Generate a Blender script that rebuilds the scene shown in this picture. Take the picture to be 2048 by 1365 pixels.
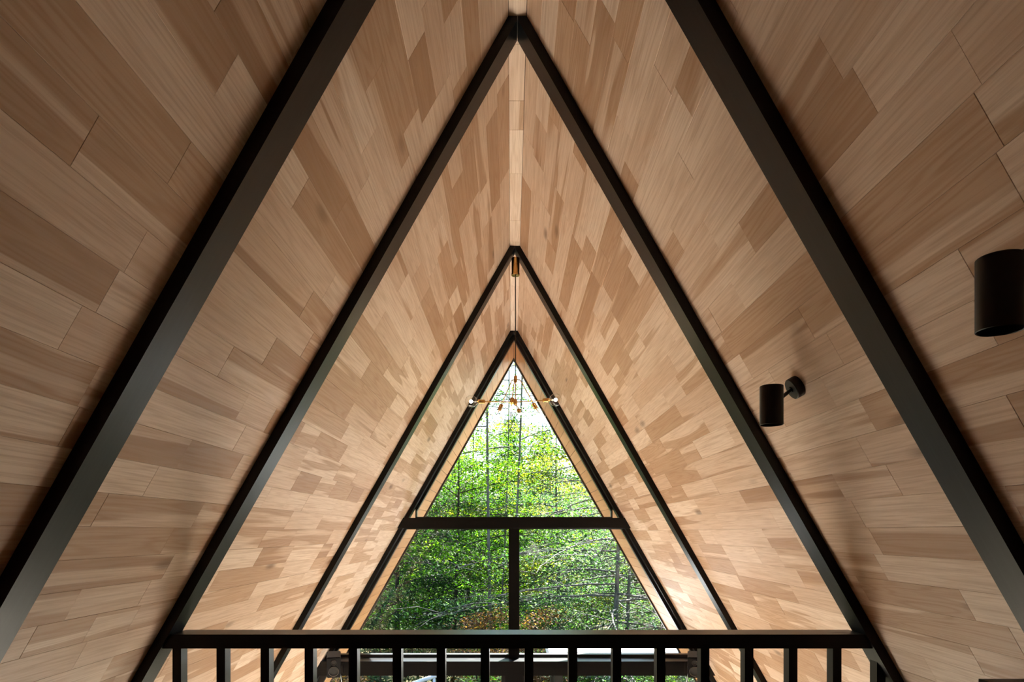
import bpy, bmesh, math, random
import numpy as np
from mathutils import Vector, Matrix

scene = bpy.context.scene
for o in list(bpy.data.objects):
    bpy.data.objects.remove(o, do_unlink=True)
COL = scene.collection

# ------------------------------------------------------------------ camera
ZC = 1.5                       # camera height above the loft floor
FPX = 1365.0                   # focal length in pixels of the 2048 px frame
CAMX = -0.0195
cam_d = bpy.data.cameras.new('camera')
cam_d.sensor_width = 36.0
cam_d.lens = 36.0 * FPX / 2048.0
cam_d.shift_x = 0.5 / 2048.0
cam_d.shift_y = (1065.0 - 682.5) / 2048.0
cam_d.clip_start = 0.05
cam_d.clip_end = 500
cam = bpy.data.objects.new('camera', cam_d)
COL.objects.link(cam)
cam.location = (CAMX, 0, ZC)
cam.rotation_euler = (math.radians(90), 0, 0)
scene.camera = cam

# ------------------------------------------------------------------ world, sun, exposure
SUN_EL, SUN_AZ = math.radians(50), math.radians(20)     # azimuth: from +y towards +x
world = bpy.data.worlds.new('world')
scene.world = world
world.use_nodes = True
wn = world.node_tree
wn.nodes.clear()
sky = wn.nodes.new('ShaderNodeTexSky')
sky.sky_type = 'NISHITA'
sky.sun_disc = False
sky.sun_elevation = SUN_EL
sky.sun_rotation = SUN_AZ
sky.air_density = 1.0
sky.dust_density = 0.6
bg = wn.nodes.new('ShaderNodeBackground')
bg.inputs['Strength'].default_value = 0.11
wo = wn.nodes.new('ShaderNodeOutputWorld')
wn.links.new(sky.outputs[0], bg.inputs[0])
wn.links.new(bg.outputs[0], wo.inputs[0])

sun_d = bpy.data.lights.new('sun_offscreen', 'SUN')
sun_d.energy = 12.2
sun_d.angle = math.radians(0.6)
sun_d.color = (1.0, 0.95, 0.885)
sun = bpy.data.objects.new('sun_offscreen', sun_d)
COL.objects.link(sun)
sd = Vector((math.sin(SUN_AZ) * math.cos(SUN_EL), math.cos(SUN_AZ) * math.cos(SUN_EL), math.sin(SUN_EL)))
sun.rotation_euler = (-sd).to_track_quat('-Z', 'Y').to_euler()
sun.location = (4, 12, 14)

vs = scene.view_settings
vs.view_transform = 'Standard'
vs.look = 'None'
vs.exposure = 2.74
vs.gamma = 1.0
vs.use_curve_mapping = False
cy = scene.cycles
cy.use_denoising = True
cy.max_bounces = 12
cy.diffuse_bounces = 10
cy.glossy_bounces = 4
cy.transmission_bounces = 6
cy.transparent_max_bounces = 16
cy.sample_clamp_indirect = 20.0
cy.caustics_reflective = False
cy.caustics_refractive = False

# ------------------------------------------------------------------ dimensions (heights relative to the camera)
S = 1.765                      # roof slope (rise per run)
ANG = math.atan(S)
CA, SA = math.cos(ANG), math.sin(ANG)
H0 = 1.800                     # ridge height of the plank surface
H1 = 1.734                     # ridge height of the rafter undersides
FRAMES = [1.403, 2.305, 4.157, 5.906]
RT = 0.100                     # rafter thickness along the house
YG = 6.01                      # glass plane
YBACK = -3.0
YEAVE = 6.90
ZLOW = -3.9                    # living-room floor
ZLOFT = -1.5                   # loft floor
XR = 0.031                     # half width of the flat ridge strip
ZR = H0 - XR * S


def wx(z, H=H0):
    return (H - z) / S


def at(px, y):
    return (px - 1023.5) * y / FPX + CAMX


def atz(py, y):
    return (1065.0 - py) * y / FPX


# ------------------------------------------------------------------ node helpers
class NT:
    def __init__(self, name):
        self.m = bpy.data.materials.new(name)
        self.m.use_nodes = True
        self.t = self.m.node_tree
        self.t.nodes.clear()
        self.out = self.t.nodes.new('ShaderNodeOutputMaterial')

    def n(self, kind, **kw):
        nd = self.t.nodes.new('ShaderNode' + kind)
        for k, v in kw.items():
            setattr(nd, k, v)
        return nd

    def l(self, a, b):
        self.t.links.new(a, b)

    def set(self, sock, v):
        if hasattr(v, 'is_linked') or isinstance(v, bpy.types.NodeSocket):
            self.l(v, sock)
        else:
            sock.default_value = v

    def math(self, op, a, b=None, c=None, clamp=False):
        nd = self.n('Math', operation=op, use_clamp=clamp)
        self.set(nd.inputs[0], a)
        if b is not None:
            self.set(nd.inputs[1], b)
        if c is not None:
            self.set(nd.inputs[2], c)
        return nd.outputs[0]

    def mix(self, f, a, b, blend='MIX'):
        nd = self.n('Mix', data_type='RGBA', blend_type=blend)
        self.set(nd.inputs[0], f)
        for s, v in ((nd.inputs[6], a), (nd.inputs[7], b)):
            if isinstance(v, tuple) and len(v) == 3:
                v = v + (1.0,)
            self.set(s, v)
        return nd.outputs[2]

    def noise(self, vec, scale=1.0, detail=3.0, rough=0.5, dist=0.0):
        nd = self.n('TexNoise')
        if vec is not None:
            self.l(vec, nd.inputs['Vector'])
        nd.inputs['Scale'].default_value = scale
        nd.inputs['Detail'].default_value = detail
        nd.inputs['Roughness'].default_value = rough
        nd.inputs['Distortion'].default_value = dist
        return nd.outputs[0]

    def ramp(self, f, lo, hi, a=0.0, b=1.0, smooth=True):
        nd = self.n('MapRange', interpolation_type='SMOOTHSTEP' if smooth else 'LINEAR')
        self.set(nd.inputs[0], f)
        self.set(nd.inputs[1], lo)
        self.set(nd.inputs[2], hi)
        self.set(nd.inputs[3], a)
        self.set(nd.inputs[4], b)
        return nd.outputs[0]

    def bsdf(self, color=(.5, .5, .5), rough=0.5, metal=0.0, spec=0.5, normal=None):
        nd = self.n('BsdfPrincipled')
        if isinstance(color, tuple):
            color = color[:3] + (1.0,)
        self.set(nd.inputs['Base Color'], color)
        self.set(nd.inputs['Roughness'], rough)
        nd.inputs['Metallic'].default_value = metal
        nd.inputs['Specular IOR Level'].default_value = spec
        if normal is not None:
            self.l(normal, nd.inputs['Normal'])
        return nd

    def bump(self, h, strength=0.2, dist=0.002):
        nd = self.n('Bump')
        nd.inputs['Strength'].default_value = strength
        nd.inputs['Distance'].default_value = dist
        self.l(h, nd.inputs['Height'])
        return nd.outputs[0]

    def done(self, shader):
        self.l(shader, self.out.inputs[0])
        return self.m


def mat_plank():
    t = NT('birch_flooring')
    uv = t.n('UVMap', uv_map='UVMap')
    sep = t.n('SeparateXYZ')
    t.l(uv.outputs[0], sep.inputs[0])
    at_ = t.n('Attribute', attribute_name='tone')
    s2 = t.n('SeparateColor')
    t.l(at_.outputs['Color'], s2.inputs[0])
    val, heart, seed = s2.outputs[0], s2.outputs[1], s2.outputs[2]
    sz = t.math('MULTIPLY', seed, 40.0)

    def vec(su, sv):
        c = t.n('CombineXYZ')
        t.l(t.math('MULTIPLY', sep.outputs[0], su), c.inputs[0])
        t.l(t.math('MULTIPLY', sep.outputs[1], sv), c.inputs[1])
        t.l(sz, c.inputs[2])
        return c.outputs[0]
    # heartwood with wandering borders
    nh = t.noise(vec(0.75, 15.0), 1.0, 2.0, 0.42, 0.18)
    thr = t.ramp(heart, 0.0, 1.0, 0.72, 0.34, smooth=False)
    hm = t.ramp(t.math('SUBTRACT', nh, thr), -0.02, 0.03)
    # growth rings following the same field
    ring = t.math('SINE', t.math('MULTIPLY', nh, 95.0))
    ring = t.math('POWER', t.math('MULTIPLY_ADD', ring, 0.5, 0.5), 2.5)
    grain = t.noise(vec(4.0, 190.0), 1.0, 4.0, 0.65)
    cloud = t.noise(vec(1.8, 30.0), 1.0, 3.0, 0.6, 0.3)
    sap = t.mix(val, (0.625, 0.47, 0.36), (0.795, 0.67, 0.565))
    hrt = t.mix(val, (0.41, 0.262, 0.17), (0.585, 0.42, 0.30))
    col = t.mix(hm, sap, hrt)
    col = t.mix(t.math('MULTIPLY', ring, t.math('MULTIPLY_ADD', hm, 0.26, 0.17)), col, (0.36, 0.21, 0.11))
    col = t.mix(t.ramp(grain, 0.42, 0.70, 0.0, 0.36), col, (0.36, 0.21, 0.12))
    col = t.mix(t.ramp(cloud, 0.48, 0.75, 0.0, 0.48), col, (0.48, 0.315, 0.195))
    # sparse knots
    vor = t.n('TexVoronoi', voronoi_dimensions='3D', feature='F1')
    t.l(vec(2.0, 6.5), vor.inputs['Vector'])
    vor.inputs['Scale'].default_value = 1.0
    k = t.ramp(vor.outputs['Distance'], 0.03, 0.19, 1.0, 0.0)
    vs_ = t.n('SeparateColor')
    t.l(vor.outputs['Color'], vs_.inputs[0])
    k = t.math('MULTIPLY', k, t.ramp(vs_.outputs[0], 0.70, 0.71))
    col = t.mix(t.math('MULTIPLY', k, 0.7), col, (0.12, 0.06, 0.03))
    b = t.bump(t.math('ADD', grain, t.math('MULTIPLY', ring, 0.2)), 0.08, 0.001)
    p = t.bsdf(col, t.ramp(grain, 0.2, 0.8, 0.42, 0.56), 0, 0.38, b)
    return t.done(p.outputs[0])


def mat_soffit():
    t = NT('orange_soffit_board')
    tc = t.n('TexCoord')
    mp = t.n('Mapping')
    mp.inputs['Scale'].default_value = (60, 2.5, 60)
    t.l(tc.outputs['Object'], mp.inputs[0])
    g = t.noise(mp.outputs[0], 1.0, 4, 0.6)
    oi = t.n('ObjectInfo')
    c = t.mix(oi.outputs['Random'], (0.62, 0.31, 0.135), (0.72, 0.41, 0.20))
    c = t.mix(t.ramp(g, 0.4, 0.8, 0, 0.45), c, (0.42, 0.18, 0.07))
    return t.done(t.bsdf(c, 0.5, 0, 0.4).outputs[0])


def mat_black():
    t = NT('black_stained_timber')
    tc = t.n('TexCoord')
    mp = t.n('Mapping')
    mp.inputs['Scale'].default_value = (1, 1, 1)
    t.l(tc.outputs['UV'], mp.inputs[0])
    sep = t.n('SeparateXYZ')
    t.l(tc.outputs['UV'], sep.inputs[0])
    c = t.n('CombineXYZ')
    t.l(t.math('MULTIPLY', sep.outputs[0], 5.0), c.inputs[0])
    t.l(t.math('MULTIPLY', sep.outputs[1], 90.0), c.inputs[1])
    oi = t.n('ObjectInfo')
    t.l(t.math('MULTIPLY', oi.outputs['Random'], 31.0), c.inputs[2])
    g = t.noise(c.outputs[0], 1.0, 4, 0.6, 0.3)
    c2 = t.n('CombineXYZ')
    t.l(t.math('MULTIPLY', sep.outputs[0], 3.2), c2.inputs[0])
    t.l(t.math('MULTIPLY', sep.outputs[1], 9.0), c2.inputs[1])
    t.l(t.math('MULTIPLY', oi.outputs['Random'], 31.0), c2.inputs[2])
    vor = t.n('TexVoronoi', feature='F1')
    t.l(c2.outputs[0], vor.inputs['Vector'])
    vor.inputs['Scale'].default_value = 1.0
    vc = t.n('SeparateColor')
    t.l(vor.outputs['Color'], vc.inputs[0])
    knot = t.math('MULTIPLY', t.ramp(vor.outputs['Distance'], 0.02, 0.16, 1.0, 0.0), t.ramp(vc.outputs[0], 0.55, 0.58))
    col = t.mix(t.ramp(g, 0.35, 0.75), (0.0038, 0.0043, 0.0054), (0.0072, 0.008, 0.0095))
    col = t.mix(t.math('MULTIPLY', knot, 0.8), col, (0.002, 0.002, 0.0025))
    h = t.math('SUBTRACT', t.math('MULTIPLY', g, 0.5), t.math('MULTIPLY', knot, 0.8))
    p = t.bsdf(col, t.math('MULTIPLY_ADD', knot, 0.2, 0.36), 0, 0.22, t.bump(h, 0.12, 0.002))
    return t.done(p.outputs[0])


def mat_plain(name, color, rough=0.5, metal=0.0, spec=0.5, var=0.12, scale=25.0):
    t = NT(name)
    tc = t.n('TexCoord')
    g = t.noise(tc.outputs['Object'], scale, 3, 0.6)
    dark = tuple(c * (1 - var) for c in color)
    lite = tuple(min(1.0, c * (1 + var)) for c in color)
    c = t.mix(t.ramp(g, 0.3, 0.7), dark, lite)
    return t.done(t.bsdf(c, rough, metal, spec).outputs[0])


def mat_glass(name, tint=(0.97, 0.985, 0.98), boost=1.0):
    t = NT(name)
    geo = t.n('NewGeometry')
    ior = t.ramp(geo.outputs['Backfacing'], 0, 1, 1.5, 1 / 1.5, smooth=False)
    fr = t.n('Fresnel')
    t.l(ior, fr.inputs[0])
    f = t.math('MULTIPLY', fr.outputs[0], boost, clamp=True)
    tr = t.n('BsdfTransparent')
    tr.inputs[0].default_value = tint + (1,)
    gl = t.n('BsdfGlossy')
    gl.inputs['Roughness'].default_value = 0.0
    mx = t.n('MixShader')
    t.l(f, mx.inputs[0])
    t.l(tr.outputs[0], mx.inputs[1])
    t.l(gl.outputs[0], mx.inputs[2])
    return t.done(mx.outputs[0])


def mat_emit(name, color, strength):
    t = NT(name)
    e = t.n('Emission')
    e.inputs[0].default_value = color + (1,)
    e.inputs[1].default_value = strength
    return t.done(e.outputs[0])


def mat_leaf():
    t = NT('leaf')
    a = t.n('Attribute', attribute_name='tone')
    d = t.bsdf((0.1, 0.2, 0.05), 0.6, 0, 0.12)
    t.l(a.outputs['Color'], d.inputs['Base Color'])
    tr = t.n('BsdfTranslucent')
    c = t.mix(1.0, a.outputs['Color'], (1.5, 1.75, 0.55, 1), 'MULTIPLY')
    t.l(c, tr.inputs[0])
    mx = t.n('MixShader')
    mx.inputs[0].default_value = 0.58
    t.l(d.outputs[0], mx.inputs[1])
    t.l(tr.outputs[0], mx.inputs[2])
    return t.done(mx.outputs[0])


def mat_bark(name, a, b):
    t = NT(name)
    tc = t.n('TexCoord')
    mp = t.n('Mapping')
    mp.inputs['Scale'].default_value = (9, 9, 1.6)
    t.l(tc.outputs['Object'], mp.inputs[0])
    g = t.noise(mp.outputs[0], 2.0, 5, 0.65, 0.4)
    c = t.mix(t.ramp(g, 0.35, 0.68), a, b)
    return t.done(t.bsdf(c, 0.85, 0, 0.2, t.bump(g, 0.5, 0.02)).outputs[0])


def mat_ground():
    t = NT('forest_floor')
    tc = t.n('TexCoord')
    g = t.noise(tc.outputs['Object'], 0.8, 6, 0.65)
    h = t.noise(tc.outputs['Object'], 14.0, 4, 0.7)
    c = t.mix(t.ramp(g, 0.35, 0.65), (0.05, 0.06, 0.02), (0.11, 0.085, 0.05))
    c = t.mix(t.ramp(h, 0.5, 0.8, 0, 0.6), c, (0.16, 0.12, 0.07))
    return t.done(t.bsdf(c, 0.9, 0, 0.1, t.bump(h, 0.6, 0.05)).outputs[0])


M = dict(
    plank=mat_plank(), soffit=mat_soffit(), black=mat_black(),
    backing=mat_plain('dark_roof_underlay', (0.05, 0.032, 0.02), 0.8),
    roof=mat_plain('dark_metal_roof', (0.05, 0.05, 0.055), 0.4),
    cream=mat_plain('rear_wall_plaster', (0.45, 0.36, 0.27), 0.8, var=0.04, scale=6),
    floor=mat_plain('pale_birch_floor', (0.74, 0.66, 0.56), 0.4, var=0.06, scale=3),
    loftfloor=mat_plain('loft_oak_floor', (0.34, 0.22, 0.13), 0.4, var=0.15, scale=3),
    glass=mat_glass('window_glass'), bulbglass=mat_glass('bulb_glass', (0.97, 0.96, 0.93), 1.3),
    filament=mat_emit('warm_filament', (1.0, 0.80, 0.52), 9.0),
    brass=mat_plain('brushed_brass', (0.66, 0.40, 0.14), 0.24, 1.0, var=0.08, scale=60),
    cord=mat_plain('brown_cord', (0.03, 0.018, 0.01), 0.6),
    mblack=mat_plain('matt_black_metal', (0.005, 0.0047, 0.0045), 0.45, 0.0, 0.35, 0.1, 90),
    ablack=mat_plain('black_aluminium', (0.008, 0.008, 0.0085), 0.38, 0.0, 0.5, 0.1, 60),
    dwood=mat_plain('dark_walnut', (0.014, 0.007, 0.004), 0.4, 0.0, 0.2, 0.3, 12),
    plastic=mat_plain('black_plastic', (0.005, 0.005, 0.006), 0.35, 0.0, 0.25),
    cone=mat_plain('speaker_cone', (0.008, 0.008, 0.008), 0.7),
    chrome=mat_plain('polished_steel', (0.72, 0.72, 0.74), 0.18, 1.0, var=0.03),
    white=mat_plain('white_painted_metal', (0.62, 0.63, 0.64), 0.5, var=0.02),
    carpaint=mat_plain('white_car_paint', (0.78, 0.80, 0.82), 0.2, var=0.01),
    carglass=mat_plain('dark_car_glass', (0.02, 0.025, 0.03), 0.08),
    rubber=mat_plain('tyre_rubber', (0.012, 0.012, 0.012), 0.8),
    galv=mat_plain('galvanised_steel', (0.55, 0.62, 0.68), 0.4, 0.3, var=0.08),
    leaf=mat_leaf(), ground=mat_ground(),
    bark=mat_bark('grey_bark', (0.05, 0.048, 0.042), (0.11, 0.108, 0.098)),
    barkd=mat_bark('brown_bark', (0.012, 0.010, 0.008), (0.035, 0.028, 0.022)),
    barks=mat_bark('silver_bark', (0.04, 0.038, 0.034), (0.10, 0.098, 0.09)),
)


# ------------------------------------------------------------------ object helpers
def tag(o, label=None, cat=None, group=None, kind=None):
    if label:
        o['label'] = label
    if cat:
        o['category'] = cat
    if group:
        o['group'] = group
    if kind:
        o['kind'] = kind
    return o


def empty(name, loc=(0, 0, 0)):
    o = bpy.data.objects.new(name, None)
    o.empty_display_size = 0.1
    COL.objects.link(o)
    o.location = loc
    return o


def link(name, me, mat, parent=None, loc=None):
    o = bpy.data.objects.new(name, me)
    COL.objects.link(o)
    if mat is not None and not me.materials:
        me.materials.append(mat)
    if parent is not None:
        o.parent = parent
        # geometry is written in world coordinates; undo the parent's offset
        o.location = -Vector(parent.location) if loc is None else Vector(loc) - Vector(parent.location)
        if parent.parent is not None:
            o.location = (0, 0, 0)
    elif loc is not None:
        o.location = loc
    return o


def pydata(name, verts, faces, mat, parent=None, smooth=False):
    me = bpy.data.meshes.new(name)
    me.from_pydata([tuple(v) for v in verts], [], faces)
    me.update()
    if smooth:
        for p in me.polygons:
            p.use_smooth = True
    return link(name, me, mat, parent)


def bm_obj(name, bm, mat, parent=None, smooth=False, bevel=0.0):
    if bevel > 0:
        bmesh.ops.bevel(bm, geom=[e for e in bm.edges if e.calc_face_angle(0) > 0.5], offset=bevel,
                        segments=2, profile=0.7, affect='EDGES')
    bmesh.ops.recalc_face_normals(bm, faces=bm.faces)
    me = bpy.data.meshes.new(name)
    bm.to_mesh(me)
    bm.free()
    if smooth:
        for p in me.polygons:
            p.use_smooth = True
    return link(name, me, mat, parent)


def zz(z):
    return z + ZC


def box_bm(x0, x1, y0, y1, z0, z1, bm=None):
    """box in camera-relative heights"""
    bm = bm or bmesh.new()
    v = [bm.verts.new((x, y, zz(z))) for z in (z0, z1) for y in (y0, y1) for x in (x0, x1)]
    for f in ((0, 2, 3, 1), (4, 5, 7, 6), (0, 1, 5, 4), (2, 6, 7, 3), (0, 4, 6, 2), (1, 3, 7, 5)):
        bm.faces.new([v[i] for i in f])
    return bm


def prism_bm(poly, y0, y1, bm=None):
    """extrude an x,z polygon (camera-relative) along y"""
    bm = bm or bmesh.new()
    a = [bm.verts.new((x, y0, zz(z))) for x, z in poly]
    b = [bm.verts.new((x, y1, zz(z))) for x, z in poly]
    n = len(poly)
    bm.faces.new(a)
    bm.faces.new(list(reversed(b)))
    for i in range(n):
        j = (i + 1) % n
        bm.faces.new([a[i], b[i], b[j], a[j]])
    return bm


def ring_bm(outer, inner, y0, y1, bm=None):
    """polygon ring (window frame) extruded along y"""
    bm = bm or bmesh.new()
    n = len(outer)
    A = [[bm.verts.new((x, y, zz(z))) for x, z in p] for p in (outer, inner) for y in (y0, y1)]
    oa, ob, ia, ib = A
    for i in range(n):
        j = (i + 1) % n
        bm.faces.new([oa[i], oa[j], ia[j], ia[i]])
        bm.faces.new([ob[i], ib[i], ib[j], ob[j]])
        bm.faces.new([oa[i], ob[i], ob[j], oa[j]])
        bm.faces.new([ia[i], ia[j], ib[j], ib[i]])
    return bm


def cyl_bm(p0, p1, r0, r1=None, seg=20, bm=None, cap=True):
    """tapered cylinder between two camera-relative points"""
    bm = bm or bmesh.new()
    r1 = r0 if r1 is None else r1
    a, b = Vector(p0), Vector(p1)
    d = (b - a).normalized()
    u = d.orthogonal().normalized()
    w = d.cross(u)
    ra, rb = [], []
    for i in range(seg):
        t = 2 * math.pi * i / seg
        q = u * math.cos(t) + w * math.sin(t)
        pa, pb = a + q * r0, b + q * r1
        ra.append(bm.verts.new((pa.x, pa.y, zz(pa.z))))
        rb.append(bm.verts.new((pb.x, pb.y, zz(pb.z))))
    for i in range(seg):
        j = (i + 1) % seg
        bm.faces.new([ra[i], ra[j], rb[j], rb[i]])
    if cap:
        bm.faces.new(list(reversed(ra)))
        bm.faces.new(rb)
    return bm


def lathe_bm(base, axis, prof, seg=24, bm=None):
    """profile of (radius, distance along axis), open ends unless radius 0"""
    bm = bm or bmesh.new()
    a, d = Vector(base), Vector(axis).normalized()
    u = d.orthogonal().normalized()
    w = d.cross(u)
    rings = []
    for r, h in prof:
        if r < 1e-6:
            p = a + d * h
            rings.append([bm.verts.new((p.x, p.y, zz(p.z)))])
            continue
        row = []
        for i in range(seg):
            t = 2 * math.pi * i / seg
            p = a + d * h + (u * math.cos(t) + w * math.sin(t)) * r
            row.append(bm.verts.new((p.x, p.y, zz(p.z))))
        rings.append(row)
    for A, B in zip(rings, rings[1:]):
        for i in range(seg):
            j = (i + 1) % seg
            if len(A) == 1 and len(B) == 1:
                continue
            if len(A) == 1:
                bm.faces.new([A[0], B[j], B[i]])
            elif len(B) == 1:
                bm.faces.new([A[i], A[j], B[0]])
            else:
                bm.faces.new([A[i], A[j], B[j], B[i]])
    return bm


def smooth_sharp(o, ang=40):
    for p in o.data.polygons:
        p.use_smooth = True
    o.data.set_sharp_from_angle(angle=math.radians(ang))
    return o


def timber_uv(o, long_axis):
    """UV = (metres along the timber, metres across) for the black timber grain"""
    me = o.data
    L = Vector(long_axis).normalized()
    uvl = me.uv_layers.new(name='UVMap')
    for p in me.polygons:
        n = p.normal
        c = n.cross(L)
        if c.length < 0.2:
            c = Vector((0, 1, 0)) if abs(n.y) < 0.7 else Vector((1, 0, 0))
        c.normalize()
        off = 0.37 * (abs(n.x) > 0.5) + 0.71 * (abs(n.y) > 0.5)
        for li in p.loop_indices:
            co = me.vertices[me.loops[li].vertex_index].co
            uvl.data[li].uv = (co.dot(L), co.dot(c) + off)
    return o


# ================================================================== THE SETTING
rng = random.Random(11)
PT = 0.012                     # plank thickness
ROWW = 0.0905


def plank_geo(side, t0, t1, y0, y1, r):
    """one flooring piece on a roof slope: verts, faces, uvs, tone"""
    bev, g = 0.0007, 0.0001
    d = Vector((side * CA, 0, -SA))
    n = Vector((-side * SA, 0, -CA))
    o = Vector((side * XR, 0, ZR + ZC))
    lift = r.uniform(-0.0004, 0.0004)
    vs_, uv = [], []
    du, dv = r.uniform(0, 50), r.uniform(0, 50)
    for (depth, ins) in ((-PT, g), (0.0 - bev + lift, g), (lift, bev)):
        for (a, b) in ((t0 + ins, y0 + ins), (t1 - ins, y0 + ins), (t1 - ins, y1 - ins), (t0 + ins, y1 - ins)):
            vs_.append(o + d * a + n * depth + Vector((0, b, 0)))
            uv.append((b - y0 + du, a - t0 + dv))
    fs = []
    for k in (0, 4):
        for i in range(4):
            j = (i + 1) % 4
            fs.append((k + i, k + j, k + 4 + j, k + 4 + i))
    fs.append((8, 9, 10, 11))
    h = r.random()
    heart = (0.75 + 0.25 * r.random()) if h < 0.34 else (r.uniform(0.25, 0.7) if h < 0.62 else r.uniform(0, 0.15))
    tone = (min(1, max(0, r.gauss(0.5, 0.25))), heart, r.random(), 1.0)
    if side > 0:
        fs = [tuple(reversed(f)) for f in fs]
    return vs_, fs, uv, tone


def mesh_from_pieces(name, pieces):
    V, F, U, T = [], [], [], []
    for vs_, fs, uv, tone in pieces:
        k = len(V)
        V += [tuple(v) for v in vs_]
        for f in fs:
            F.append(tuple(i + k for i in f))
            U += [uv[i] for i in f]
            T += [tone] * len(f)
    me = bpy.data.meshes.new(name)
    me.from_pydata(V, [], F)
    uvl = me.uv_layers.new(name='UVMap')
    uvl.data.foreach_set('uv', np.array(U, dtype=np.float32).ravel())
    ca = me.color_attributes.new(name='tone', type='FLOAT_COLOR', domain='CORNER')
    ca.data.foreach_set('color', np.array(T, dtype=np.float32).ravel())
    me.update()
    return me


def proj_area(vs_):
    """visible projected size (px^2) of a piece in the 2048 frame, 0 when outside"""
    pts = []
    for v in vs_[8:12]:
        if v.y < 0.15:
            return 0.0
        pts.append((1023.5 + FPX * (v.x - CAMX) / v.y, 1065 - FPX * (v.z - ZC) / v.y))
    xs = [min(2048, max(0, p[0])) for p in pts]
    ys = [min(1365, max(0, p[1])) for p in pts]
    if max(xs) - min(xs) < 2 or max(ys) - min(ys) < 2:
        return 0.0
    return abs(sum(xs[i] * ys[(i + 1) % 4] - xs[(i + 1) % 4] * ys[i] for i in range(4))) / 2


def behind_rafter(t0, y0, y1):
    return any(y0 > f - 0.0 and y1 < f + RT for f in FRAMES)


def slope_wall(side, name):
    # the roof panel behind the boards
    o0 = (side * XR, ZR)
    b0 = PT
    th = 0.16
    dx, dz = side * CA, -SA
    nx, nz = side * SA, CA          # outward
    L = (ZR - ZLOW + 0.15) / SA
    poly = [(o0[0] + nx * b0, o0[1] + nz * b0), (o0[0] + dx * L + nx * b0, o0[1] + dz * L + nz * b0),
            (o0[0] + dx * L + nx * (b0 + th), o0[1] + dz * L + nz * (b0 + th)),
            (0, ZR + b0 + th / CA), (0, ZR + b0)]
    w = bm_obj(name, prism_bm(poly, YBACK - 0.2, 6.04), M['backing'])
    tag(w, kind='structure')
    pieces = []
    nrows = int((ZR - ZLOW) / SA / ROWW)
    for i in range(nrows):
        y = YBACK - rng.uniform(0, 0.5)
        t0, t1 = i * ROWW, (i + 1) * ROWW
        while y < 6.035:
            ln = rng.choice((0.24, 0.32, 0.42, 0.5, 0.62, 0.75)) * rng.uniform(0.85, 1.15)
            y1 = min(y + ln, 6.035)
            if 6.035 - y1 < 0.1:
                y1 = 6.035
            pieces.append(plank_geo(side, t0, t1, max(y, YBACK), y1, rng))
            y = y1
    area = [0 if behind_rafter(0, p[0][8].y, p[0][10].y) else proj_area(p[0]) for p in pieces]
    order = sorted(range(len(pieces)), key=lambda k: -area[k])
    top = set(k for k in order[:298] if area[k] > 0)
    for k in order[:298]:
        if k in top:
            link('plank', mesh_from_pieces('plank', [pieces[k]]), M['plank'], w)
    rest = link('plank_lining', mesh_from_pieces('plank_lining', [p for k, p in enumerate(pieces) if k not in top]),
                M['plank'], w)
    rest['kind'] = 'stuff'
    return w


wall_left = slope_wall(-1, 'wall_left')
wall_right = slope_wall(1, 'wall_right')

# flat ridge strip of single boards
ceil = bm_obj('ceiling', box_bm(-XR - 0.004, XR + 0.004, YBACK, 6.03, ZR + PT + 0.001, ZR + PT + 0.02), M['backing'])
tag(ceil, kind='structure')
yy = YBACK
for ln in [0.9] * 4 + [0.7, 0.48, 0.66, 0.32, 0.2, 0.36, 0.5, 0.28, 0.44, 0.3, 0.55, 0.4, 0.35, 0.5, 0.6]:
    y1 = min(yy + ln, 6.03)
    g = 0.0008
    vs_, uv = [], []
    du, dv = rng.uniform(0, 50), rng.uniform(0, 50)
    for (zd, ins) in ((PT, 0), (0.001, 0), (0, 0.001)):
        for (a, b) in ((-XR + g + ins, yy + g + ins), (XR - g - ins, yy + g + ins), (XR - g - ins, y1 - g - ins), (-XR + g + ins, y1 - g - ins)):
            vs_.append(Vector((a, b, zz(ZR + zd))))
            uv.append((b + du, a + dv))
    fs = [(k + i, k + 4 + i, k + 4 + (i + 1) % 4, k + (i + 1) % 4) for k in (0, 4) for i in range(4)] + [(11, 10, 9, 8)]
    tone = (rng.uniform(0.45, 1.0), rng.choice((0.05, 0.1, 0.4)), rng.random(), 1)
    link('plank', mesh_from_pieces('plank', [(vs_, fs, uv, tone)]), M['plank'], ceil)
    yy = y1
    if yy >= 6.03:
        break

# floors
xl = wx(ZLOFT) - 0.02
fl = bm_obj('floor', prism_bm([(-xl, ZLOFT), (xl, ZLOFT), (wx(ZLOFT - 0.28) - 0.02, ZLOFT - 0.28), (-(wx(ZLOFT - 0.28) - 0.02), ZLOFT - 0.28)],
                              YBACK, 2.47), M['loftfloor'])
tag(fl, 'birch floor of the loft behind the railing', kind='structure')
xl = wx(ZLOW) + 0.1
fl2 = bm_obj('floor', box_bm(-xl, xl, YBACK - 0.2, 6.15, ZLOW - 0.2, ZLOW), M['floor'])
tag(fl2, 'pale floor of the living room below the loft', kind='structure')

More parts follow.
